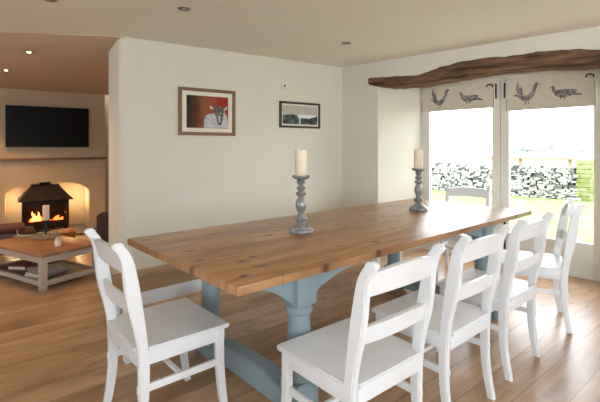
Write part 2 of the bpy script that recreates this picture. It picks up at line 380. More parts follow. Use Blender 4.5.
w.box(x0+t,x1-t,y0,y0+t,0.455,0.50); w.box(x0+t,x1-t,y0,y0+t,0.13,0.20)
w.box(x0,x1,y0,y1,0.50,0.515)
w.build('firebox', M['stove'], st)
for sx in (x0+0.04, x1-0.04):
    for sy in (y0+0.04, y1-0.04):
        w = MB(); w.lathe([(0.028,0.03),(0.018,0.06),(0.022,0.10)], 12, (sx,sy,0)); w.build('leg', M['stove'], st)
def frus(mb, cx, cy, z0, hx0, hy0, z1, hx1, hy1):
    A = [mb.bm.verts.new((cx+a*hx0, cy+b*hy0, z0)) for a,b in ((-1,-1),(1,-1),(1,1),(-1,1))]
    B = [mb.bm.verts.new((cx+a*hx1, cy+b*hy1, z1)) for a,b in ((-1,-1),(1,-1),(1,1),(-1,1))]
    for i in range(4): mb.face([A[i],A[(i+1)%4],B[(i+1)%4],B[i]])
    mb.face(A); mb.face(B)
w = MB(); cy = (y0+y1)/2
frus(w, sc_, cy, 0.515, 0.355, 0.25, 0.53, 0.355, 0.25); frus(w, sc_, cy, 0.53, 0.345, 0.24, 0.725, 0.18, 0.13); frus(w, sc_, cy, 0.725, 0.18, 0.13, 0.738, 0.18, 0.13)
w.build('hood', M['stove'], st, smooth=False)
w = MB(); w.lathe([(0.075,0.738),(0.075,0.79)], 20, (sc_+0.0,cy+0.06,0)); w.build('flue', M['stove'], st)
# bars/door divider of the stove
w = MB(); w.box(sc_-0.012+0.03,sc_+0.012+0.03,y0-0.006,y0+0.01,0.20,0.455); w.box(x0+t,x1-t,y0-0.005,y0+0.008,0.20,0.214); w.box(x0+t,x1-t,y0-0.005,y0+0.008,0.441,0.455)
w.build('door_frame', M['stove'], st, smooth=False)
w = MB(); w.lathe([(0.0,0),(0.012,0.002),(0.012,0.02),(0.0,0.022)], 12, (x1-0.05,y0-0.03,0.32)); w.build('handle', M['steel'], st)
for i,(lx,lz,an) in enumerate(((-0.12,0.18,0.25),(0.02,0.17,-0.2),(0.14,0.18,0.15))):
    w = MB(); w.tube([(sc_+lx-0.11,cy-0.03+an*0.2,lz),(sc_+lx+0.10,cy-0.06-an*0.2,lz+0.02)], 0.035, 9); w.build('log', M['log'], st)
fl_i = 0
for (fx, fz, fh, lean) in ((-0.20,0.20,0.07,0.05),(-0.17,0.2,0.12,0.03),(-0.14,0.2,0.16,-0.04),(-0.11,0.2,0.12,-0.05),(-0.075,0.2,0.15,-0.03),(-0.045,0.2,0.1,-0.05),(0.11,0.21,0.055,0.04),(0.14,0.2,0.08,0.03),(0.17,0.2,0.07,-0.03),(0.20,0.2,0.05,0.02)):
    n_ = 7; fm = MB()
    fm.tube([(sc_+fx+lean*(k/n_)**1.5+0.008*math.sin(k*1.7+fx*30), cy-0.13+0.01*math.sin(k+fx*9), fz+fh*k/n_) for k in range(n_+1)], [0.019*math.sin(math.pi*min(1,(k+1.6)/(n_+1.6)))*0.9+0.0008 for k in range(n_+1)], 8); fm.build('flame', M['flame2'] if fh > 0.11 else M['flame'], st)

w = MB()
for i in range(26): w.blob((sc_+random.uniform(-0.22,0.22), cy-0.12+random.uniform(-0.03,0.05), 0.20+random.uniform(-0.01,0.012)), 0.022,0.02,0.014,0.25,1)
w.build('ember_bed', M['ember'], st)['kind'] = 'stuff'

# ------------------------------------------------------------------ oak beam
bp_ = [(367.5,78,84.5),(378,77,86.5),(390,76.2,87),(400,75.5,86.6),(418,74.6,85),(427,71.4,83.6),(440,66.5,81.5),(461,60.6,77.6),(483,57.2,73.8),(505,56.2,70.6),(522,53.4,69),(535,50.8,68.2),(565,48.8,67),(600,48.6,65.6),(625,48,64.5),(660,47,61)]
w = MB(); rings = []
fr = off(P0, WN, -0.035)
rb = random.Random(3)
xs_b = []
for (p0_,p1_) in zip(bp_, bp_[1:]):
    nseg = max(1, int((p1_[0]-p0_[0])/4))
    for k in range(nseg): 
        t_ = k/nseg; xs_b.append(tuple(p0_[i]+(p1_[i]-p0_[i])*t_ for i in range(3)))
xs_b.append(bp_[-1])
NR = 20; ph = [rb.uniform(0,6.28) for _ in range(NR)]
for i,(px,yt,yb) in enumerate(xs_b):
    s = s_at(px, fr, Wd); p = pt(fr, Wd, s)
    zt = EYE+(HY-yt)*p[1]/F; zb = EYE+(HY-yb)*p[1]/F
    ring = []
    for k in range(NR):
        a_ = 2*math.pi*(k+0.5)/NR; ca_, sa_ = math.cos(a_), math.sin(a_)
        e_ = 0.35   # squarish section
        cx_ = math.copysign(abs(ca_)**e_, ca_); cz_ = math.copysign(abs(sa_)**e_, sa_)
        j1 = 0.006*math.sin(s*9+ph[k])+0.005*math.sin(s*23+2*ph[k])+rb.uniform(-0.003,0.003)
        j2 = 0.004*math.sin(s*17+ph[k]*3)+rb.uniform(-0.003,0.003)
        ring.append(w.bm.verts.new((s+(rb.uniform(-0.008,0.008) if 0<i else rb.uniform(0,0.012)), 0.13+0.13*cx_+j1, (zt+zb)/2+(zt-zb)/2*cz_+j2*(0 if k<0 else 1))))
    rings.append(ring)
for A,B in zip(rings,rings[1:]):
    n=len(A)
    for i in range(n): w.face([A[i],A[(i+1)%n],B[(i+1)%n],B[i]])
w.face(rings[0]); w.face(rings[-1])
o = w.build('oak_beam', M['beam'], loc=(fr[0],fr[1],0), rotz=math.atan2(Wd[1],Wd[0])); tag(o, 'rough wavy old oak beam over the glazed door recess', 'beam')

# ------------------------------------------------------------------ glazed doors
aD = math.atan2(DD[1],DD[0])
def dx(px, yoff=0.0):
    Pq = off(PD, DN, yoff); return s_at(px, Pq, DD)
g0, g1, g2, g3 = dx(429.5), dx(492), dx(509), dx(593.5)
mid = dx(500.5); L0, L1 = d1s, d2s
TOPD = SOFF
def door(name, xa, xb, ga, gb, hside):
    o = thing(name, None, None, (PD[0],PD[1],0), aD, kind='structure')
    w = MB(); y0,y1 = 0.0, 0.06
    w.box(xa,ga,y0,y1,0.035,TOPD-0.04,0.004); w.box(gb,xb,y0,y1,0.035,TOPD-0.04,0.004)
    w.box(ga,gb,y0+0.001,y1-0.001,0.035,0.335,0.004); w.box(ga,gb,y0+0.001,y1-0.001,TOPD-0.14,TOPD-0.04,0.004)
    w.box(ga,gb,y0+0.008,y1-0.01,0.335,0.35)
    w.build('door_leaf', M['frame_white'], o)
    w = MB(); w.box(ga,gb,0.027,0.033,0.35,TOPD-0.14); w.build('pane', M['glass'], o, smooth=False)
    hx = (gb+xb)/2 if hside > 0 else (xa+ga)/2
    for z0_,z1_ in ((1.86,2.03),(0.12,0.30)):
        w = MB(); w.box(hx-0.009,hx+0.009,-0.012,0,z0_,z1_,0.003); w.tube([(hx,-0.014,z0_+0.02),(hx,-0.014,z1_-0.02)],0.006,8); w.tube([(hx,-0.014,(z0_+z1_)/2),(hx,-0.032,(z0_+z1_)/2)],0.005,8)
        w.build('shoot_bolt', M['black_iron'], o)
    return o, hx
dl, hx = door('door_1', L0+0.02, mid-0.002, g0, g1, 1)
dr, hx2 = door('door_2', mid+0.002, L1-0.02, g2, g3, -1)
w = MB(); w.box(hx2-0.014,hx2+0.014,-0.008,0,0.40,0.60,0.003); w.tube([(hx2,-0.008,0.52),(hx2,-0.045,0.52),(hx2-0.09,-0.045,0.52)],0.007,8); w.build('door_handle', M['black_iron'], dr)
w = MB(); w.box(L0-0.03,L0+0.02,-0.01,0.09,0,TOPD); w.box(L1-0.02,L1+0.03,-0.01,0.09,0,TOPD); w.box(L0+0.02,L1-0.02,-0.01,0.09,TOPD-0.04,TOPD+0.02); w.box(L0,L1,-0.005,0.10,0,0.035)
struct('trim_1', w, M['frame_white'], (PD[0],PD[1],0), aD)

# ------------------------------------------------------------------ blinds with printed birds
def bird_cock(x, z, k):  # pheasant-like outline facing right
    return [[(x+a*k, z+b*k) for a,b in p] for p in (
        [(-.56,.03),(-.30,.09),(-.18,.02),(-.05,.0),(.08,.04),(.17,.13),(.25,.30),(.30,.44),(.38,.51),(.46,.48),(.53,.41),(.42,.40),(.38,.28),(.33,.10),(.26,-.06),(.15,-.18),(.02,-.24),(-.10,-.23),(-.22,-.15),(-.34,-.03)],
        [(-.26,0),(-.36,.14),(-.40,.34),(-.38,.48),(-.32,.60),(-.28,.44),(-.24,.30),(-.18,.46),(-.16,.26),(-.12,.04)],
        [(-.04,-.2),(-.06,-.38),(-.02,-.38),(0,-.2)], [(.05,-.2),(.05,-.36),(.09,-.36),(.09,-.18)])]
def bird_hen(x, z, k):
    return [[(x+a*k, z+b*k) for a,b in p] for p in (
        [(-.44,.26),(-.50,.21),(-.42,.20),(-.38,.05),(-.30,-.10),(-.10,-.20),(.10,-.18),(.30,-.12),(.62,-.16),(.60,-.10),(.36,.0),(.45,.06),(.30,.12),(.0,.12),(-.18,.12),(-.30,.16),(-.32,.26),(-.38,.31)],
        [(-.12,-.16),(-.13,-.28),(-.09,-.28),(-.08,-.16)], [(.0,-.16),(.0,-.28),(.04,-.28),(.04,-.16)])]
def blind(label, pxa, pxb, zb, ztop, birds, yb):
    Pq = off(PD, DN, -yb)
    xa, xb = s_at(pxa,Pq,DD), s_at(pxb,Pq,DD)
    o = thing('roman_blind', label, 'blind', (Pq[0],Pq[1],0), aD, 'roman blinds over the glazed doors')
    w = MB()
    # a folded stack of linen: front panel with soft folds behind
    n = 10; prof = []
    for i in range(n+1):
        u_ = i/n; prof.append((-0.006*math.sin(u_*math.pi)-0.004, zb+0.02+(ztop-zb-0.02)*u_))
    pts_ = prof + [(y+0.004, z) for y,z in prof[::-1]]
    w.prism(pts_, 'x', xa, xb)
    for k in range(3): w.box(xa+0.004,xb-0.004,0.003+0.008*k,0.009+0.008*k,zb+0.012*(k),ztop-0.03)
    w.mi = 0
    w.box(xa,xb,-0.010,0.0,zb,zb+0.022,0.004)
    def yz(z):
        u_=(z-zb-0.02)/(ztop-zb-0.02); return -0.006*math.sin(max(0,min(1,u_))*math.pi)-0.004-0.0015
    W_ = xb-xa
    for kind, fx, k in birds:
        polys = (bird_cock if kind=='c' else bird_hen)(xa+W_*fx, zb+(ztop-zb)*0.42, k)
        for pi_,p in enumerate(polys):
            w.mi = 1; w.quad([(a_, yz(b_)-0.0003*pi_, b_) for a_,b_ in p])
    for kk in range(26):   # small sprigs of the print
        fx = random.random(); z_ = zb+0.035+random.random()*(ztop-zb-0.08); xx = xa+W_*fx
        w.mi = 2; a_ = random.uniform(0.3,2.8); l_ = random.uniform(0.012,0.03)
        w.quad([(xx,yz(z_),z_),(xx+0.003,yz(z_),z_),(xx+0.003+l_*math.cos(a_),yz(z_+l_*math.sin(a_)),z_+l_*math.sin(a_)),(xx+l_*math.cos(a_),yz(z_+l_*math.sin(a_)),z_+l_*math.sin(a_))])
    w.build('fabric', [M['fabric'], M['print'], M['print_tan']], o, smooth=False)
    w = MB(); w.box(xa+0.01,xb-0.01,0.0,0.035,ztop-0.01,ztop+0.02); w.build('head_rail', M['frame_white'], o, smooth=False)
    w = MB(); xh = xb-0.045; w.tube([(xh-0.02,-0.025,ztop-0.085),(xh-0.012,-0.03,ztop-0.060),(xh+0.015,-0.025,ztop-0.055),(xh+0.040,-0.012,ztop-0.065),(xh+0.042,-0.010,ztop-0.09)],0.008,8)
    w.build('bracket', M['black_iron'], o)
    w = MB(); w.tube([(xa-0.006,-0.01,zb+0.13),(xa-0.006,-0.01,zb)],0.004,6); w.build('cord', M['print'], o); w = MB(); w.tube([(xb+0.006,-0.012,ztop-0.12),(xb+0.008,-0.012,zb-0.0)],0.004,6); w.build('cord', M['print'], o)
    return o
blind('left cream linen roman blind printed with a pheasant and a hen, raised', 422.5, 493.3, 1.755, 2.075, (('c',0.27,0.26),('h',0.69,0.26)), 0.055)
blind('right cream linen roman blind printed with a pheasant and a hen, nearest the beam end', 507.5, 594.5, 1.708, 2.075, (('c',0.245,0.26),('h',0.68,0.26)), 0.055)

# ------------------------------------------------------------------ pictures and wall plate on the back wall
def on_back(name, label, cat, px, z):
    s = s_at(px, P0, U); p = pt(P0,U,s); return thing(name, label, cat, (p[0],p[1],z), aU), s
def frame(o, W2, H2, fw, dep, m):
    w = MB(); y0,y1 = -dep,0
    for q,(a0,a1,b0,b1) in enumerate(((-W2,W2,H2-fw,H2),(-W2,W2,-H2,-H2+fw),(-W2,-W2+fw,-H2+fw,H2-fw),(W2-fw,W2,-H2+fw,H2-fw))):
        w.box(a0,a1,y0,y1,b0,b1,0.003)
    w.build('frame', m, o)
sA, sB = s_at(178,P0,U), s_at(234.5,P0,U); sm = (sA+sB)/2; pm = pt(P0,U,sm)
zmid = EYE+(HY-112.3)*pm[1]/F; hh = 46.3*pm[1]/F/2
pic = thing('framed_painting', 'framed painting of a pale sheep on a red ground, in a brown wooden frame', 'picture', (pm[0],pm[1],zmid), aU)
W2 = (sB-sA)/2; frame(pic, W2, hh, 0.035, 0.028, M['frame_brown'])
w = MB(); w.box(-W2+0.03,W2-0.03,-0.014,-0.004,-hh+0.03,hh-0.03); w.build('mount', M['mount'], pic, smooth=False)
def art_mat():
    m = bpy.data.materials.new('painted_ground'); m.use_nodes = True; nt = m.node_tree; b = nt.nodes['Principled BSDF']; b.inputs['Roughness'].default_value = 0.7; b.inputs['Specular IOR Level'].default_value = 0.1
    tc = nt.nodes.new('ShaderNodeTexCoord'); sp = nt.nodes.new('ShaderNodeSeparateXYZ'); nt.links.new(tc.outputs['Generated'], sp.inputs[0])
    n = nt.nodes.new('ShaderNodeTexNoise'); n.inputs['Scale'].default_value = 7; nt.links.new(tc.outputs['Generated'], n.inputs['Vector'])
    ad = nt.nodes.new('ShaderNodeMath'); ad.operation='MULTIPLY_ADD'; ad.inputs[1].default_value=0.22; nt.links.new(n.outputs['Fac'], ad.inputs[0]); nt.links.new(sp.outputs['X'], ad.inputs[2])
    r = nt.nodes.new('ShaderNodeValToRGB'); nt.links.new(ad.outputs[0], r.inputs[0])
    e = r.color_ramp.elements; e[0].position=0.12; e[0].color=(0.012,0.008,0.006,1); e[1].position=1.0; e[1].color=(0.33,0.025,0.015,1)
    k = e.new(0.34); k.color=(0.09,0.022,0.010,1); k = e.new(0.5); k.color=(0.26,0.08,0.035,1); k = e.new(0.72); k.color=(0.32,0.085,0.04,1); k=e.new(0.86); k.color=(0.33,0.03,0.018,1)
    nt.links.new(r.outputs[0], b.inputs['Base Color']); return m
M['art'] = art_mat(); M['wool'] = mat('painted_wool', (0.62,0.62,0.64), 0.8, noise=((0.42,0.42,0.46), 26)); M['face'] = mat('painted_face', (0.05,0.035,0.035), 0.8, 0.1, noise=((0.26,0.23,0.23), 45)); M['horn']=mat('painted_horn',(0.6,0.52,0.45),0.8)
aw, ah = W2-0.085, hh-0.078
w = MB(); w.box(-aw,aw,-0.0165,-0.014,-ah,ah); w.build('canvas', M['art'], pic, smooth=False)
w = MB(); Y=-0.0175
def poly(pts): w.quad([(a*aw, Y, b*ah) for a,b in pts])
w.mi=0; poly([(-.20,-.98),(-.19,-.55),(-.12,-.25),(.0,-.12),(.2,-.08),(.4,0),(.8,.02),(.92,-.15),(.98,-.5),(.98,-.98)])
Y=-0.0182; w.mi=0; poly([(.40,-.98),(.38,-.4),(.5,.1),(.8,.1),(.9,-.4),(.88,-.98)])
Y=-0.019; w.mi=1; poly([(.24,.42),(.30,.15),(.32,-.1),(.40,-.3),(.42,-.55),(.50,-.75),(.60,-.82),(.68,-.7),(.72,-.45),(.76,-.1),(.80,.15),(.82,.38),(.66,.30),(.54,.46),(.40,.32)])
Y=-0.0196; w.mi=2; poly([(.26,.28),(.12,.40),(.06,.30),(.20,.16)]); poly([(.78,.26),(.92,.42),(.98,.30),(.82,.12)])
w.mi=0; poly([(.48,-.2),(.54,-.6),(.60,-.62),(.60,-.2)])
w.build('sheep', [M['wool'],M['face'],M['horn']], pic, smooth=False)
w = MB(); w.box(-W2+0.034,W2-0.034,-0.0225,-0.0215,-hh+0.034,hh-0.034); w.build('glazing', M['picglass'], pic, smooth=False)

sA, sB = s_at(279,P0,U), s_at(319.3,P0,U); pm = pt(P0,U,(sA+sB)/2); W2=(sB-sA)/2
zmid = EYE+(HY-115.3)*pm[1]/F; hh = 25.8*pm[1]/F/2
pic = thing('framed_photograph', 'small landscape photograph in a dark frame, near the room corner', 'picture', (pm[0],pm[1],zmid), aU)
frame(pic, W2, hh, 0.028, 0.025, M['frame_dark'])
w = MB(); w.box(-W2+0.02,W2-0.02,-0.012,-0.004,-hh+0.02,hh-0.02); w.build('mount', M['mount'], pic, smooth=False)
M['photo_sky']=mat('photo_sky',(0.47,0.45,0.41),0.3); M['photo_land']=mat('photo_land',(0.015,0.022,0.02),0.5,0.1,noise=((0.12,0.17,0.17),16)); M['photo_pale']=mat('photo_pale',(0.74,0.78,0.78),0.4)
aw, ah = W2-0.04, hh-0.045
w = MB(); w.box(-aw,aw,-0.0135,-0.012,-ah,ah)
w.mi=2; w.quad([(a,-0.0142,b) for a,b in ((-0.12*aw,-0.5*ah),(0.92*aw,-0.5*ah),(0.92*aw,0.05*ah),(-0.12*aw,0.05*ah))])
w.mi=1; w.quad([(a*aw,-0.0148,b*ah) for a,b in ((-.98,-.98),(.98,-.98),(.98,-.05),(.85,-.12),(.5,-.35),(.2,-.3),(-.1,-.35),(-.2,-.05),(-.5,0.08),(-.8,-.02),(-.98,-.08))])
w.mi=2; w.quad([(a*aw,-0.0154,b*ah) for a,b in ((-.06,-.98),(0.0,-.98),(0.0,-.3),(-.06,-.3))])
w.build('print', [M['photo_sky'],M['photo_land'],M['photo_pale']], pic, smooth=False)
w = MB(); w.box(-W2+0.027,W2-0.027,-0.0205,-0.0195,-hh+0.027,hh-0.027); w.build('glazing', M['picglass'], pic, smooth=False)
s=s_at(284,P0,U); p=pt(P0,U,s)
th_ = thing('wall_sensor', 'small square white wall sensor with a black button, above the small photograph', 'sensor', (p[0],p[1],EYE+(HY-86)*p[1]/F), aU)
w = MB(); w.box(-0.042,0.042,-0.016,0,-0.042,0.042,0.004); w.build('plate', M['plastic'], th_)
w = MB(); w.prism([(0.010*math.cos(i*math.pi/6), 0.016*math.sin(i*math.pi/6)) for i in range(12)],'y',-0.021,-0.016); w.build('button', M['black_iron'], th_)

# ------------------------------------------------------------------ downlights
def downlight(x, y, z, label, lit, group):
    o = thing('downlight', label, 'ceiling light', (x,y,z), 0, group)
    w = MB(); w.lathe([(0.035,-0.001),(0.046,-0.006),(0.050,-0.004),(0.051,0.0),(0.034,0.0)],28); w.build('trim_ring', M['steel'], o)
    w = MB(); w.lathe([(0.0,-0.0012),(0.034,-0.0012),(0.034,0.0)],20); w.build('reflector', M['recess'] if not lit else M['steel'], o)
    w = MB(); w.lathe([(0.0,-0.008),(0.012,-0.007),(0.02 if lit else 0.014,-0.0015)],16); w.build('bulb', M['lamp_glow'] if lit else M['bulb'], o)
    return o
for px,py,lab in ((184,8.5,'unlit recessed ceiling downlight above the sheep painting'),(346,43,'unlit recessed ceiling downlight nearest the room corner'),(50,-0.6,'unlit recessed ceiling downlight at the top edge, leftmost of three')):
    z_ = (H-EYE)*F/(HY-py); downlight((px-CX)/F*z_, z_, H, lab, False, 'downlights in the dining room ceiling')
def living_ceiling_at(x, y):
    d = (QF[0]-x)*NN[0]+(QF[1]-y)*NN[1]
    return None
import mathutils
from mathutils.bvhtree import BVHTree
lc = bpy.data.objects['ceiling_living_room']
bv = BVHTree.FromPolygons([v.co for v in lc.data.vertices],[list(p.vertices) for p in lc.data.polygons])
lampspots = []
for px,py,lab in ((29,52,'lit recessed downlight in the living room ceiling, nearer the opening'),(6,70,'lit recessed downlight in the living room ceiling, nearer the television wall')):
    d = Vector(((px-CX)/F, 1, (HY-py)/F)); hit = bv.ray_cast(Vector((0,0,EYE)), d.normalized())
    p = hit[0]; downlight(p.x,p.y,p.z-0.001,lab,True,'lit downlights in the living room'); lampspots.append(p)

# ------------------------------------------------------------------ dining table
aT = math.atan2(0.667,0.745); T = (0.745,0.667); TN = (-0.667,0.745)
KT = (EYE-0.77)*F
B_ = ((237-CX)/F*KT/(287.5-HY), KT/(287.5-HY)); A_ = ((130-CX)/F*KT/(238-HY), KT/(238-HY))
Cc = ((532-CX)/F*KT/(210.3-HY), KT/(210.3-HY))
LT = math.dist(B_,Cc); WT = math.dist(A_,B_)
aT = math.atan2(Cc[1]-B_[1], Cc[0]-B_[0]); T = (math.cos(aT), math.sin(aT)); TN = (-T[1], T[0])
ct = (B_[0]+T[0]*LT/2+TN[0]*WT/2, B_[1]+T[1]*LT/2+TN[1]*WT/2)
print('table', LT, WT, math.degrees(aT))
tb = thing('dining_table', 'long waxed pine farmhouse dining table with blue-grey painted trestle base', 'table', (ct[0],ct[1],0), aT)
w = MB(); w.box(-LT/2,LT/2,-WT/2,WT/2,0.732,0.77,0.007); w.build('tabletop', M['pine'], tb)
def post_prof():
    return [(0.062,0.20),(0.063,0.225),(0.056,0.235),(0.056,0.28),(0.057,0.36),(0.056,0.44),(0.054,0.50),(0.054,0.515),(0.062,0.522),(0.066,0.534),(0.062,0.546),(0.056,0.552),(0.060,0.575)]
for nm, xs_ in (('near', -LT/2+0.45), ('far', LT/2-0.60)):
    for sy in (-1,1):
        y = sy*(WT/2-0.15-(0.03 if sy>0 else 0))
        w = MB(); w.lathe(post_prof(), 28, (xs_,y,0)); w.box(xs_-0.060,xs_+0.060,y-0.060,y+0.060,0.562,0.70,0.006); w.box(xs_-0.066,xs_+0.066,y-0.066,y+0.066,0.09,0.21,0.008)
        w.build('leg', M['blue'], tb)
        # curved brackets along the table
        w1 = 0.62 if nm == 'near' else 0.38; w0 = 0.38 if nm == 'near' else 0.50
        bpnts = [(-w0,0.732),(-w0,0.700),(-w0*0.8,0.694),(-w0*0.62,0.678),(-w0*0.45,0.652),(-0.12,0.62),(-0.078,0.585),(-0.06,0.56),(0.06,0.56),(0.078,0.585),(0.12,0.62),(w1*0.38,0.655),(w1*0.58,0.68),(w1*0.8,0.694),(w1,0.700),(w1,0.732)]
        w = MB(); w.prism([(xs_+a_,b_) for a_,b_ in bpnts], 'y', y-0.028, y+0.028, 0.004); w.build('bracket', M['blue'], tb)
    w = MB(); w.prism([(-WT/2+0.04,0),(-WT/2+0.04,0.07),(-WT/2+0.09,0.115),(-WT/2+0.30,0.135),(-0.2,0.165),(0.2,0.165),(WT/2-0.30,0.135),(WT/2-0.09,0.115),(WT/2-0.04,0.07),(WT/2-0.04,0),(WT/2-0.26,0),(WT/2-0.30,0.035),(-WT/2+0.30,0.035),(-WT/2+0.26,0)], 'x', xs_-0.045, xs_+0.045, 0.006)
    w.build('foot_rail', M['blue'], tb)
    w = MB(); w.box(xs_-0.04,xs_+0.04,-WT/2+0.08,WT/2-0.08,0.70,0.732,0.004); w.build('cross_bearer', M['blue'], tb)

# ------------------------------------------------------------------ bench on the far side
LB = 2.9; DB = 0.40
bo = (A_[0]+TN[0]*0.035+TN[0]*DB/2, A_[1]+TN[1]*0.035+TN[1]*DB/2)
b0 = (bo[0]+T[0]*(LB/2-0.03), bo[1]+T[1]*(LB/2-0.03))
bn = thing('bench', 'white painted bench with pine plank seat behind the dining table', 'bench', (b0[0],b0[1],0), aT)
w = MB(); w.box(-LB/2,LB/2,-DB/2,DB/2,0.422,0.45,0.005); w.build('seat', M['bench_pine'], bn)
w = MB(); w.box(-LB/2+0.05,LB/2-0.05,-DB/2+0.03,-DB/2+0.055,0.33,0.422); w.box(-LB/2+0.05,LB/2-0.05,DB/2-0.055,DB/2-0.03,0.33,0.422); w.box(-LB/2+0.03,-LB/2+0.055,-DB/2+0.03,DB/2-0.03,0.33,0.422); w.box(LB/2-0.055,LB/2-0.03,-DB/2+0.03,DB/2-0.03,0.33,0.422)
w.build('apron', M['greywhite'], bn, smooth=False)
for sx in (-1,1):
    for sy in (-1,1):
        w = MB(); x=sx*(LB/2-0.06); y=sy*(DB/2-0.06); w.box(x-0.03,x+0.03,y-0.03,y+0.03,0,0.42,0.004); w.build('leg', M['greywhite'], bn)

# ------------------------------------------------------------------ dining chairs
def interp(tab, z):
    for (z0,v0),(z1,v1) in zip(tab, tab[1:]):
        if z <= z1: 
            t_ = (z-z0)/(z1-z0); return v0+(v1-v0)*t_
    return tab[-1][1]
def smoothtab(tab, z, h=0.03):
    return sum(interp(tab, min(max(z+k*h/2,tab[0][0]),tab[-1][0])) for k in (-2,-1,0,1,2))/5
STC = [(0,-0.214),(0.10,-0.193),(0.20,-0.180),(0.30,-0.177),(0.40,-0.179),(0.47,-0.186),(0.54,-0.198),(0.62,-0.214),(0.70,-0.227),(0.78,-0.238),(0.84,-0.249),(0.875,-0.266),(0.895,-0.284)]
STW = [(0,0.017),(0.2,0.020),(0.36,0.023),(0.46,0.022),(0.54,0.025),(0.63,0.031),(0.7,0.031),(0.8,0.026),(0.86,0.024),(0.895,0.022)]
def make_chair(label):
    c_ = thing('dining_chair', label, 'chair')
    hw = 0.205
    for sx in (-1,1):
        n = 30; L_ = []; R_ = []
        for i in range(n+1):
            z = 0.895*i/n; y = smoothtab(STC,z); h = interp(STW,z)
            L_.append((y-h,z)); R_.append((y+h,z))
        cy_, cz_, rr = STC[-1][1]-0.001, 0.888, 0.024
        top = [(cy_+rr*math.cos(a_), cz_+rr*0.75*math.sin(a_)+0.006) for a_ in [math.pi*k/7 for k in range(0,8)]]
        prof = L_[:-1] + top[::-1] + R_[:-1][::-1]
        w = MB(); w.prism(prof, 'x', sx*hw-0.0165, sx*hw+0.0165, 0.005); w.build('back_post', M['white'], c_)
    def rail(name, z0, z1, arch, th):
        w = MB(); n = 12; cols = []
        for i in range(n+1):
            t_ = -1+2*i/n; x = t_*(hw-0.012); bow = -0.018*(1-t_*t_)
            zt = z1+arch*(1-t_*t_); zb = z0 + arch*0.35*(1-t_*t_)
            yb_ = smoothtab(STC,z0)+bow; yt_ = smoothtab(STC,z1)+bow
            cols.append([w.bm.verts.new(q) for q in ((x,yb_-th/2,zb),(x,yb_+th/2,zb),(x,yt_+th/2,zt),(x,yt_-th/2,zt))])
        for a_,b_ in zip(cols,cols[1:]):
            for i in range(4): w.face([a_[i],a_[(i+1)%4],b_[(i+1)%4],b_[i]])
        w.face(cols[0]); w.face(cols[-1]); 
        return w.build(name, M['white'], c_)
    rail('top_rail', 0.775, 0.862, 0.016, 0.022); rail('mid_rail', 0.595, 0.658, 0.008, 0.020)
    w = MB()
    w.prism([(-0.226,-0.165),(-0.230,-0.10),(-0.236,0.218),(-0.228,0.230),(0.228,0.230),(0.236,0.218),(0.230,-0.10),(0.226,-0.165),(0.186,-0.165),(0.186,-0.215),(-0.186,-0.215),(-0.186,-0.165)], 'z', 0.432, 0.452, 0.005)
    w.build('seat', M['white'], c_)
    w = MB(); w.box(-0.195,0.195,0.182,0.202,0.372,0.432,0.002); w.box(-0.19,0.19,-0.205,-0.187,0.372,0.433,0.002)
    for sx in (-1,1): w.box(sx*0.205-0.009,sx*0.205+0.009,-0.18,0.185,0.372,0.432,0.002)
    w.build('apron', M['white'], c_)
    FL = [(0,0.222),(0.12,0.203),(0.25,0.190),(0.43,0.187)]
    for sx in (-1,1):
        n = 14; L_=[]; R_=[]
        for i in range(n+1):
            z=0.436*i/n; y=smoothtab(FL,z); h=0.016+0.006*z/0.43; L_.append((y-h,z)); R_.append((y+h,z))
        w = MB(); w.prism(L_+R_[::-1],'x',sx*0.203-0.017,sx*0.203+0.017,0.004); w.build('leg', M['white'], c_)
    for sx in (-1,1):
        w = MB(); w.box(sx*0.203-0.008,sx*0.203+0.008,-0.205,0.192,0.255,0.287,0.003); w.build('stretcher', M['white'], c_)
    w = MB(); w.box(-0.195,0.195,-0.012,0.006,0.262,0.282,0.003); w.build('stretcher', M['white'], c_)
    return c_
def put(o, cx_, cy_, heading):
    o.location = (cx_,cy_,0); o.rotation_euler = (0,0,math.atan2(heading[1],heading[0])-math.pi/2)
n_ = (-0.675,0.738)
chairs = [
    ('white painted wooden chair at the left end of the table, back to the fireplace side', (-0.667,2.062), (0.755,0.656)),
    ('white painted wooden chair in the foreground, nearest of the row along the long table side', (0.222,1.785), (-0.64,0.768)),
    ('white painted wooden chair second in the row along the near table side', (0.700,2.205), (-0.66,0.751)),
    ('white painted wooden chair third in the row along the near table side', (1.185,2.645), (-0.66,0.751)),
    ('white wooden chair pulled out and turned at the table corner by the right glazed door', (1.785,3.225), (-0.91,0.41)),
    ('white wooden chair in shadow at the far table end, before the left glazed door', (1.66,4.30), (-0.55,-0.83)),
]
first = make_chair(chairs[0][0]); first['group'] = 'white chairs round the dining table'
for i,(lab,(x,y),hd) in enumerate(chairs):
    o = first if i == 0 else copy_tree(first)
    o['label'] = lab; put(o, x, y, hd)

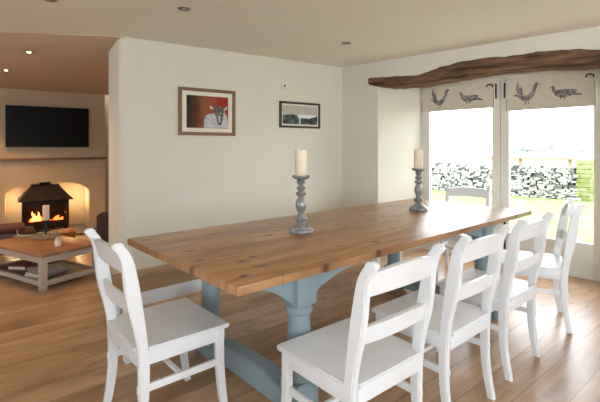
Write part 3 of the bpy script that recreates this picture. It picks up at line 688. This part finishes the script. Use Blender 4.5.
# ------------------------------------------------------------------ candlesticks and candles on the table
def candlestick(px, py, label, clabel):
    z_ = KT/(py-HY); x_ = (px-CX)/F*z_
    prof = [(0.074,0),(0.078,0.006),(0.078,0.018),(0.072,0.026),(0.062,0.030),(0.060,0.036),(0.044,0.045),(0.030,0.058),(0.022,0.068),(0.034,0.076),(0.040,0.088),(0.036,0.100),(0.022,0.110),(0.018,0.118),(0.024,0.135),(0.032,0.155),(0.035,0.175),(0.031,0.198),(0.022,0.216),(0.016,0.226),(0.030,0.234),(0.034,0.243),(0.030,0.252),(0.018,0.258),(0.017,0.264),(0.027,0.271),(0.029,0.280),(0.024,0.289),(0.016,0.295),(0.017,0.302),(0.026,0.309),(0.028,0.317),(0.022,0.324),(0.024,0.330),(0.046,0.340),(0.056,0.347),(0.058,0.356),(0.052,0.359),(0.0,0.357)]
    o = MB().lathe(prof, 36).build('candlestick', M['pewter'], loc=(x_,y_(z_),0.77))
    tag(o, label, 'candlestick', 'turned candlesticks on the dining table')
    c_ = thing('pillar_candle', clabel, 'candle', (x_,y_(z_),0.77+0.3575), 0, 'ivory pillar candles')
    MB().lathe([(0.036,0),(0.038,0.003),(0.038,0.155),(0.036,0.16),(0.030,0.160),(0.022,0.153),(0,0.152)], 32).build('wax', M['wax'], c_)
    MB().tube([(0,0,0.152),(0.001,0,0.160),(0.003,0,0.166)],0.0015,6).build('wick', M['wick'], c_)
def y_(z): return z
candlestick(301, 232.3, 'grey turned wooden candlestick in the middle of the table, nearer the viewer', 'ivory pillar candle on the candlestick nearer the viewer')
candlestick(418.5, 210.3, 'grey turned wooden candlestick at the far end of the table by the glazed doors', 'ivory pillar candle on the far candlestick by the glazed doors')

# ------------------------------------------------------------------ living room furniture
C0 = (-2.337,3.79); ca = (0.5,0.866); cb = (-0.866,0.5); La, Lb = 0.60, 1.05; HC = 0.33
cc = (C0[0]+ca[0]*La/2+cb[0]*Lb/2, C0[1]+ca[1]*La/2+cb[1]*Lb/2); aC = math.atan2(0.5,-0.866)
ctb = thing('coffee_table', 'low coffee table with oak top, cream painted frame and lower shelf', 'table', (cc[0],cc[1],0), aC)
w = MB(); w.box(-Lb/2,Lb/2,-La/2,La/2,HC-0.028,HC,0.004); w.build('tabletop', M['coffee_top'], ctb)
w = MB()
for s_ in (-1,1):
    w.box(-Lb/2+0.06,Lb/2-0.06,s_*(La/2-0.03)-0.012,s_*(La/2-0.03)+0.012,HC-0.085,HC-0.028); w.box(s_*(Lb/2-0.03)-0.012,s_*(Lb/2-0.03)+0.012,-La/2+0.06,La/2-0.06,HC-0.085,HC-0.028)
    w.box(-Lb/2+0.06,Lb/2-0.06,s_*(La/2-0.03)-0.012,s_*(La/2-0.03)+0.012,0.035,0.08); w.box(s_*(Lb/2-0.03)-0.012,s_*(Lb/2-0.03)+0.012,-La/2+0.06,La/2-0.06,0.035,0.08)
w.build('frame', M['coffee_paint'], ctb, smooth=False)
for sx in (-1,1):
    for sy in (-1,1):
        w = MB(); x=sx*(Lb/2-0.035); y=sy*(La/2-0.035); w.box(x-0.028,x+0.028,y-0.028,y+0.028,0,HC-0.028,0.004); w.build('leg', M['coffee_paint'], ctb)
w = MB(); w.box(-Lb/2+0.04,Lb/2-0.04,-La/2+0.04,La/2-0.04,0.05,0.068); w.build('shelf', M['coffee_shelf'], ctb, smooth=False)
def gp(px, py, h): z=(EYE-h)*F/(py-HY); return ((px-CX)/F*z, z)
x,y = gp(46,238.0,HC)
ho = thing('candle_holder', 'dark iron candle holder in the twig wreath on the coffee table', 'candle holder', (x,y,HC))
MB().lathe([(0.05,0),(0.05,0.008),(0.012,0.02),(0.009,0.06),(0.02,0.075),(0.010,0.09),(0.009,0.15),(0.022,0.165),(0.040,0.178),(0.042,0.192),(0.0,0.192)],20).build('stem', M['black_iron'], ho)
cd = thing('pillar_candle', 'white pillar candle on the dark holder on the coffee table', 'candle', (x,y,HC+0.192))
MB().lathe([(0.032,0),(0.032,0.155),(0.026,0.16),(0,0.155)],24).build('wax', M['wax'], cd)
w = MB()
for k in range(60):
    a_ = random.uniform(0,2*math.pi); r_ = random.uniform(0.085,0.13); da = random.uniform(0.3,0.8); z_=random.uniform(0.010,0.045)
    w.tube([(r_*math.cos(a_+da*t_/3), r_*math.sin(a_+da*t_/3), z_+random.uniform(-0.006,0.014)) for t_ in range(4)], random.uniform(0.003,0.006), 5)
for k in range(26):
    a_ = random.uniform(0,2*math.pi); w.mi=1; w.blob((0.11*math.cos(a_),0.11*math.sin(a_),random.uniform(0.03,0.055)),0.014,0.010,0.008,0.3,1)
o = w.build('twig_wreath', [M['twig'],M['leaf']], loc=(x,y,HC)); tag(o,'pale twig wreath round the candle holder on the coffee table','wreath')
x,y = gp(58,246.0,HC)
pot = thing('tealight_pot', 'small white ceramic tealight pot on the coffee table, beside the wreath', 'pot', (x,y,HC))
MB().lathe([(0.022,0),(0.028,0.004),(0.030,0.05),(0.022,0.062),(0.024,0.085),(0.018,0.085),(0.016,0.06),(0,0.058)],20).build('body', M['ceramic'], pot)
x,y = gp(26,237.5,HC)
w = MB(); w.tube([(-0.13,0.02,0.012),(-0.07,0.0,0.02),(0,-0.01,0.016),(0.07,0.0,0.02),(0.14,0.03,0.014)],[0.006,0.012,0.014,0.010,0.004],8); w.tube([(-0.07,0,0.02),(-0.09,0.0,0.06),(-0.085,0.01,0.09)],[0.009,0.007,0.003],8)
o = w.build('driftwood', M['twig'], loc=(x,y,HC), rotz=0.2); tag(o,'pale forked driftwood piece left of the wreath on the coffee table','driftwood')
# books and magazines on the lower shelf
def shelf_item(lx, ly, z0, sx, sy, h, rot, mt, name, label):
    cs, sn = math.cos(aC), math.sin(aC)
    p = (cc[0]+lx*cs-ly*sn, cc[1]+lx*sn+ly*cs, z0)
    o = thing(name, label, 'magazine' if h < 0.015 else 'book', p, aC+rot)
    w = MB(); w.box(-sx/2+0.003,sx/2-0.003,-sy/2+0.003,sy/2-0.003,0.002,h-0.002); w.build('pages', M['paper'], o, smooth=False)
    w = MB(); w.box(-sx/2,sx/2,-sy/2,sy/2,0,0.002); w.box(-sx/2,sx/2,-sy/2,sy/2,h-0.002,h); w.box(-sx/2,-sx/2+0.003,-sy/2,sy/2,0,h); w.build('cover', mt, o, smooth=False)
sz = 0.068
shelf_item(-0.22,0.08,sz,0.22,0.30,0.022,0.2,M['cover_a'],'book','large grey book at the bottom of the stack under the coffee table')
shelf_item(-0.22,0.09,sz+0.022,0.20,0.27,0.010,0.05,M['paper'],'magazine','pale magazine on top of the grey book under the coffee table')
shelf_item(-0.04,0.0,sz,0.21,0.29,0.010,-0.3,M['paper'],'magazine','pale magazine lying alone in the middle of the lower shelf')
shelf_item(0.22,0.05,sz,0.19,0.25,0.03,0.4,M['cover_b'],'book','dull red book on the lower shelf, left side')
# leather footstool left of stove
x,y = gp(2,226,0.40)
fs = thing('footstool', 'dark leather footstool with a red cushion top at the left edge, beyond the coffee table', 'footstool', (x,y,0), aU)
w = MB(); w.box(-0.32,0.32,-0.22,0.22,0.10,0.34,0.03); w.build('body', M['leather'], fs)
w = MB(); w.box(-0.30,0.22,-0.20,0.20,0.34,0.40,0.025); w.build('cushion', M['red_cloth'], fs)
for sx in (-1,1):
    for sy in (-1,1):
        w = MB(); w.lathe([(0.018,0),(0.026,0.10)],12,(sx*0.26,sy*0.17,0)); w.build('leg', M['frame_dark'], fs)
# log basket right of the stove
x,y = gp(74,240,0.03)
bk = thing('log_basket', 'round tan wicker log basket right of the stove', 'basket', (x-0.02,y-0.25,0))
w = MB(); w.lathe([(0.12,0),(0.15,0.08),(0.165,0.20),(0.17,0.205),(0.155,0.208),(0.145,0.19),(0.11,0.03),(0,0.03)],28); w.build('body', M['wicker'], bk)
w = MB()
for k in range(4): w.tube([(-0.11+0.02*k,-0.08+0.05*k,0.16+0.01*k),(0.11-0.01*k,-0.06+0.05*k,0.175+0.012*(k%2))],0.034,9)
w.build('logs', M['wicker'], bk)
# armchair mostly behind the wall end
x,y = (-2.52,5.55)
ac = thing('armchair', 'dark reddish brown leather armchair half hidden behind the wall end', 'armchair', (x+0.33,y+0.05,0), R(100))
w = MB(); w.box(-0.36,0.36,-0.36,0.36,0.10,0.30,0.03); w.build('base', M['leather'], ac)
w = MB(); w.box(-0.25,0.25,-0.28,0.34,0.30,0.42,0.035); w.build('seat_cushion', M['leather'], ac)
for s_ in (-1,1):
    w = MB(); w.prism([(-0.36,0.10),(0.38,0.10),(0.38,0.46),(0.34,0.50),(-0.36,0.56)],'x',s_*0.33-0.07,s_*0.33+0.07,0.02); w.build('arm', M['leather'], ac)
w = MB(); w.prism([(-0.26,0.25),(-0.40,0.25),(-0.48,0.80),(-0.44,0.86),(-0.34,0.84)],'x',-0.30,0.30,0.02); w.build('backrest', M['leather'], ac)

# ------------------------------------------------------------------ outdoors
G = -0.10
w = MB()
w.prism([(2.0,6.3),(5.0,2.6),(30,-8),(60,60),(-40,60),(0,9)],'z',G-0.1,G); o = struct('ground', w, M['grass'])
w = MB(); w.box(-1.9,2.6,0.12,0.9,G,G+0.04); struct('terrace', w, M['paving'], (PD[0],PD[1],0), aD)
wa = (2.4,16.6); wb = (7.46,11.35); Lw = math.dist(wa,wb); aw_ = math.atan2(wb[1]-wa[1],wb[0]-wa[0])
w = MB(); z=G
w.mi=1; w.box(0.02,Lw-0.02,-0.14,0.14,G,G+0.76); w.mi=0
while z < G+0.76:
    h = random.uniform(0.04,0.07); x=random.uniform(-0.2,0)
    while x < Lw-0.05:
        l = random.uniform(0.06,0.24); 
        if x > 0:
            y0 = -0.20+random.uniform(-0.06,0.04); hh_ = h*random.uniform(0.7,1.25)
            w.mi = random.choice((0,0,2,2,3))
            m_ = Matrix.Translation((x+l/2,0,z+h/2)) @ Matrix.Rotation(random.gauss(0,0.10),4,'Y') @ Matrix.Rotation(random.gauss(0,0.12),4,'Z')
            w.box(-l/2+0.01,l/2-0.01,y0,0.2,-hh_/2+0.006,hh_/2,0.012, mtx=m_)
        x += l
    z += h
x=0.1
while x < Lw-0.1:    # upright coping stones
    l=random.uniform(0.05,0.10); hh_=random.uniform(0.10,0.19); a_=random.uniform(0.2,0.75)
    m_ = Matrix.Translation((x,0,z-0.03)) @ Matrix.Rotation(a_,4,'Y')
    w.mi = random.choice((0,2,3)); w.box(0,l-0.012,-0.2,0.2,0,hh_,0.01,mtx=m_); x+=l*random.uniform(1.0,1.6)
o = w.build('dry_stone_wall',[M['stone'],M['stone_dark'],M['stone_b'],M['stone_c']],smooth=False,loc=(wa[0],wa[1],0),rotz=aw_); tag(o,'grey dry stone wall with upright coping stones across the garden','stone wall')
w = MB(); 
for k in range(9):
    w.box(-0.17+random.uniform(-.02,.02),0.17+random.uniform(-.02,.02),-0.2,0.2,G+0.12*k,G+0.12*(k+1)-0.006,0.015)
o = w.build('gate_pillar',M['moss'],smooth=False,loc=(wb[0]+0.16,wb[1]-0.12,0),rotz=aw_); tag(o,'mossy stone gate pillar at the right end of the dry stone wall','pillar')
# timber rail above wall
def gz(px,z): return ((px-CX)/F*z, z)
a_ = gz(474,14.6); b_ = gz(573,12.6)
tr = thing('timber_rail', 'weathered timber rail on posts just behind the garden stone wall', 'fence', (a_[0],a_[1],0), math.atan2(b_[1]-a_[1],b_[0]-a_[0]))
Lr_ = math.dist(a_,b_)
zt_ = EYE-(156.5-HY)*14/F
w = MB(); w.box(0,Lr_,-0.05,0.05,zt_-0.075,zt_,0.01); w.build('rail', M['timber'], tr)
w = MB(); w.prism([(-0.02,zt_-0.02),(0.10,zt_+0.16),(0.14,zt_+0.12),(0.06,zt_-0.02)],'y',-0.04,0.04); w.build('post_cap', M['timber'], tr)
for fx in (0.05, 0.5, 0.97):
    w = MB(); w.box(Lr_*fx-0.05,Lr_*fx+0.05,0.05,0.13,G,zt_-0.02,0.01); w.build('post', M['timber'], tr)
# far hills and trees
w = MB()
prev=None
for i in range(41):
    x = -60+5*i; hgt = 2.0+1.6*math.sin(i*0.33)+0.9*math.sin(i*0.9+1)
    cur=[w.bm.verts.new((x,150,G-2)),w.bm.verts.new((x,170,max(0.6,hgt)*1.2)),w.bm.verts.new((x,230,max(0.8,hgt)*1.9)),w.bm.verts.new((x,260,G-2))]
    if prev:
        for k in range(3): w.face([prev[k],cur[k],cur[k+1],prev[k+1]])
        w.face([prev[3],cur[3],cur[0],prev[0]])
    prev=cur
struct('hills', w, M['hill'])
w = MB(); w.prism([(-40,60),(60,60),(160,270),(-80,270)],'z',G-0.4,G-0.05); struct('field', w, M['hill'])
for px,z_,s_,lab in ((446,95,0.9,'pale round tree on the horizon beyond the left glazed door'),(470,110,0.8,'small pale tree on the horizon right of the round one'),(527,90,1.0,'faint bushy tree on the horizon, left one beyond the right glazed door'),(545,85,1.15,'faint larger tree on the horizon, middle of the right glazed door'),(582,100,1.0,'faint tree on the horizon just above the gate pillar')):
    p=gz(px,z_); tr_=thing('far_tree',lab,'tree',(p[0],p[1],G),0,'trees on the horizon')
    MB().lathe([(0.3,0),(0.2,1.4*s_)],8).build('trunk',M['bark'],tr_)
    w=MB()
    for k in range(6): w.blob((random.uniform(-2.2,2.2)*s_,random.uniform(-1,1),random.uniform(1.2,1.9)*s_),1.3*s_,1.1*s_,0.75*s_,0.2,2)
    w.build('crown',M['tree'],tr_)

# ------------------------------------------------------------------ light
def area(name, loc, rot, sx, sy, power, col, spread=math.pi):
    l = bpy.data.lights.new(name,'AREA'); l.shape='RECTANGLE'; l.size=sx; l.size_y=sy; l.energy=power; l.color=col; l.spread=spread
    o = bpy.data.objects.new(name,l); C.objects.link(o); o.location=loc; o.rotation_euler=rot; return o
def daylight(name, A, ang, x0,x1,z0,z1, power, col=(0.80,0.91,1.0), out=0.36):
    cx_=(x0+x1)/2
    loc=(A[0]+math.cos(ang)*cx_+math.sin(ang)*out, A[1]+math.sin(ang)*cx_-math.cos(ang)*out, (z0+z1)/2)
    o = area(name, loc, (R(90),0,ang), x1-x0, z1-z0, power, col)   # emits along local +y (into the room)
    o.rotation_euler = (R(90),0,ang)
    o.rotation_euler = (R(-90),0,ang+math.pi) if False else (R(90),0,ang)
    # area lamps shine along -Z; aim it inward
    d = Vector((-math.sin(ang), math.cos(ang), 0)); o.rotation_euler = d.to_track_quat('-Z','Y').to_euler(); return o
daylight('daylight_rear', Q3, ar, 4.7,7.2,0.8,2.05, 60)
daylight('daylight_side', Q2, as_, 1.9,4.0,0.8,2.0, 40)
daylight('daylight_left', T1, al, 1.6,3.4,0.8,2.0, 4)
# daylight through the glazed doors
cxd=(g0+g3)/2
lp = (PD[0]+DD[0]*cxd+DN[0]*0.3, PD[1]+DD[1]*cxd+DN[1]*0.3, 1.15)
o = area('door_portal', lp, (0,0,0), g3-g0+0.3, 2.0, 10, (1,1,1)); o.rotation_euler = Vector((-DN[0],-DN[1],0)).to_track_quat('-Z','Y').to_euler()
o.data.cycles.is_portal = True
# living room lamps
for i,p in enumerate(lampspots + [Vector((-3.9,5.2,2.18)), Vector((-1.9,5.6,2.2))]):
    l=bpy.data.lights.new('downlight_beam','SPOT'); l.energy=38; l.color=(1.0,0.53,0.22); l.spot_size=R(120); l.spot_blend=0.8; l.shadow_soft_size=0.04
    o=bpy.data.objects.new('downlight_beam',l); C.objects.link(o); o.location=(p.x,p.y,p.z-0.03)
def local_hearth(x,y,z): return (QF[0]+U[0]*x+NN[0]*y, QF[1]+U[1]*x+NN[1]*y, z)
for nm,x,e in (('alcove_lamp_left',al0+0.14,5),('alcove_lamp_right',al1-0.16,5.5)):
    l=bpy.data.lights.new(nm,'POINT'); l.energy=e; l.color=(1.0,0.68,0.36); l.shadow_soft_size=0.03
    o=bpy.data.objects.new(nm,l); C.objects.link(o); o.location=local_hearth(x,0.30,0.50)
l=bpy.data.lights.new('fire_glow','POINT'); l.energy=1.2; l.color=(1.0,0.30,0.08); l.shadow_soft_size=0.05
o=bpy.data.objects.new('fire_glow',l); C.objects.link(o); o.location=local_hearth(sc_,0.02,0.33)

# overcast sky
wd = bpy.data.worlds.new('sky'); bpy.context.scene.world = wd; wd.use_nodes = True
nt = wd.node_tree; bg = nt.nodes['Background']
tc = nt.nodes.new('ShaderNodeTexCoord'); sp = nt.nodes.new('ShaderNodeSeparateXYZ'); r = nt.nodes.new('ShaderNodeValToRGB')
nt.links.new(tc.outputs['Generated'], sp.inputs[0]); nt.links.new(sp.outputs['Z'], r.inputs[0])
r.color_ramp.elements[0].color=(0.93,0.97,1,1); r.color_ramp.elements[1].color=(0.82,0.91,1.0,1)
nt.links.new(r.outputs[0], bg.inputs[0]); bg.inputs[1].default_value = 8.0

# ------------------------------------------------------------------ camera
cam = bpy.data.cameras.new('camera'); co = bpy.data.objects.new('camera', cam); C.objects.link(co)
co.location = (0,0,EYE); co.rotation_euler = (R(90),0,0); cam.sensor_width = 36; cam.lens = F/600*36; cam.shift_y = -(201-HY)/600
cam.clip_start = 0.05; cam.clip_end = 500
sc = bpy.context.scene; sc.camera = co
sc.view_settings.view_transform = 'Standard'; sc.view_settings.look = 'None'; sc.view_settings.gamma = 1; sc.view_settings.use_curve_mapping = False
sc.view_settings.exposure = 0.25
sc.cycles.max_bounces = 10; sc.cycles.diffuse_bounces = 6; sc.cycles.transparent_max_bounces = 12
sc.cycles.use_denoising = True; sc.cycles.sample_clamp_indirect = 6
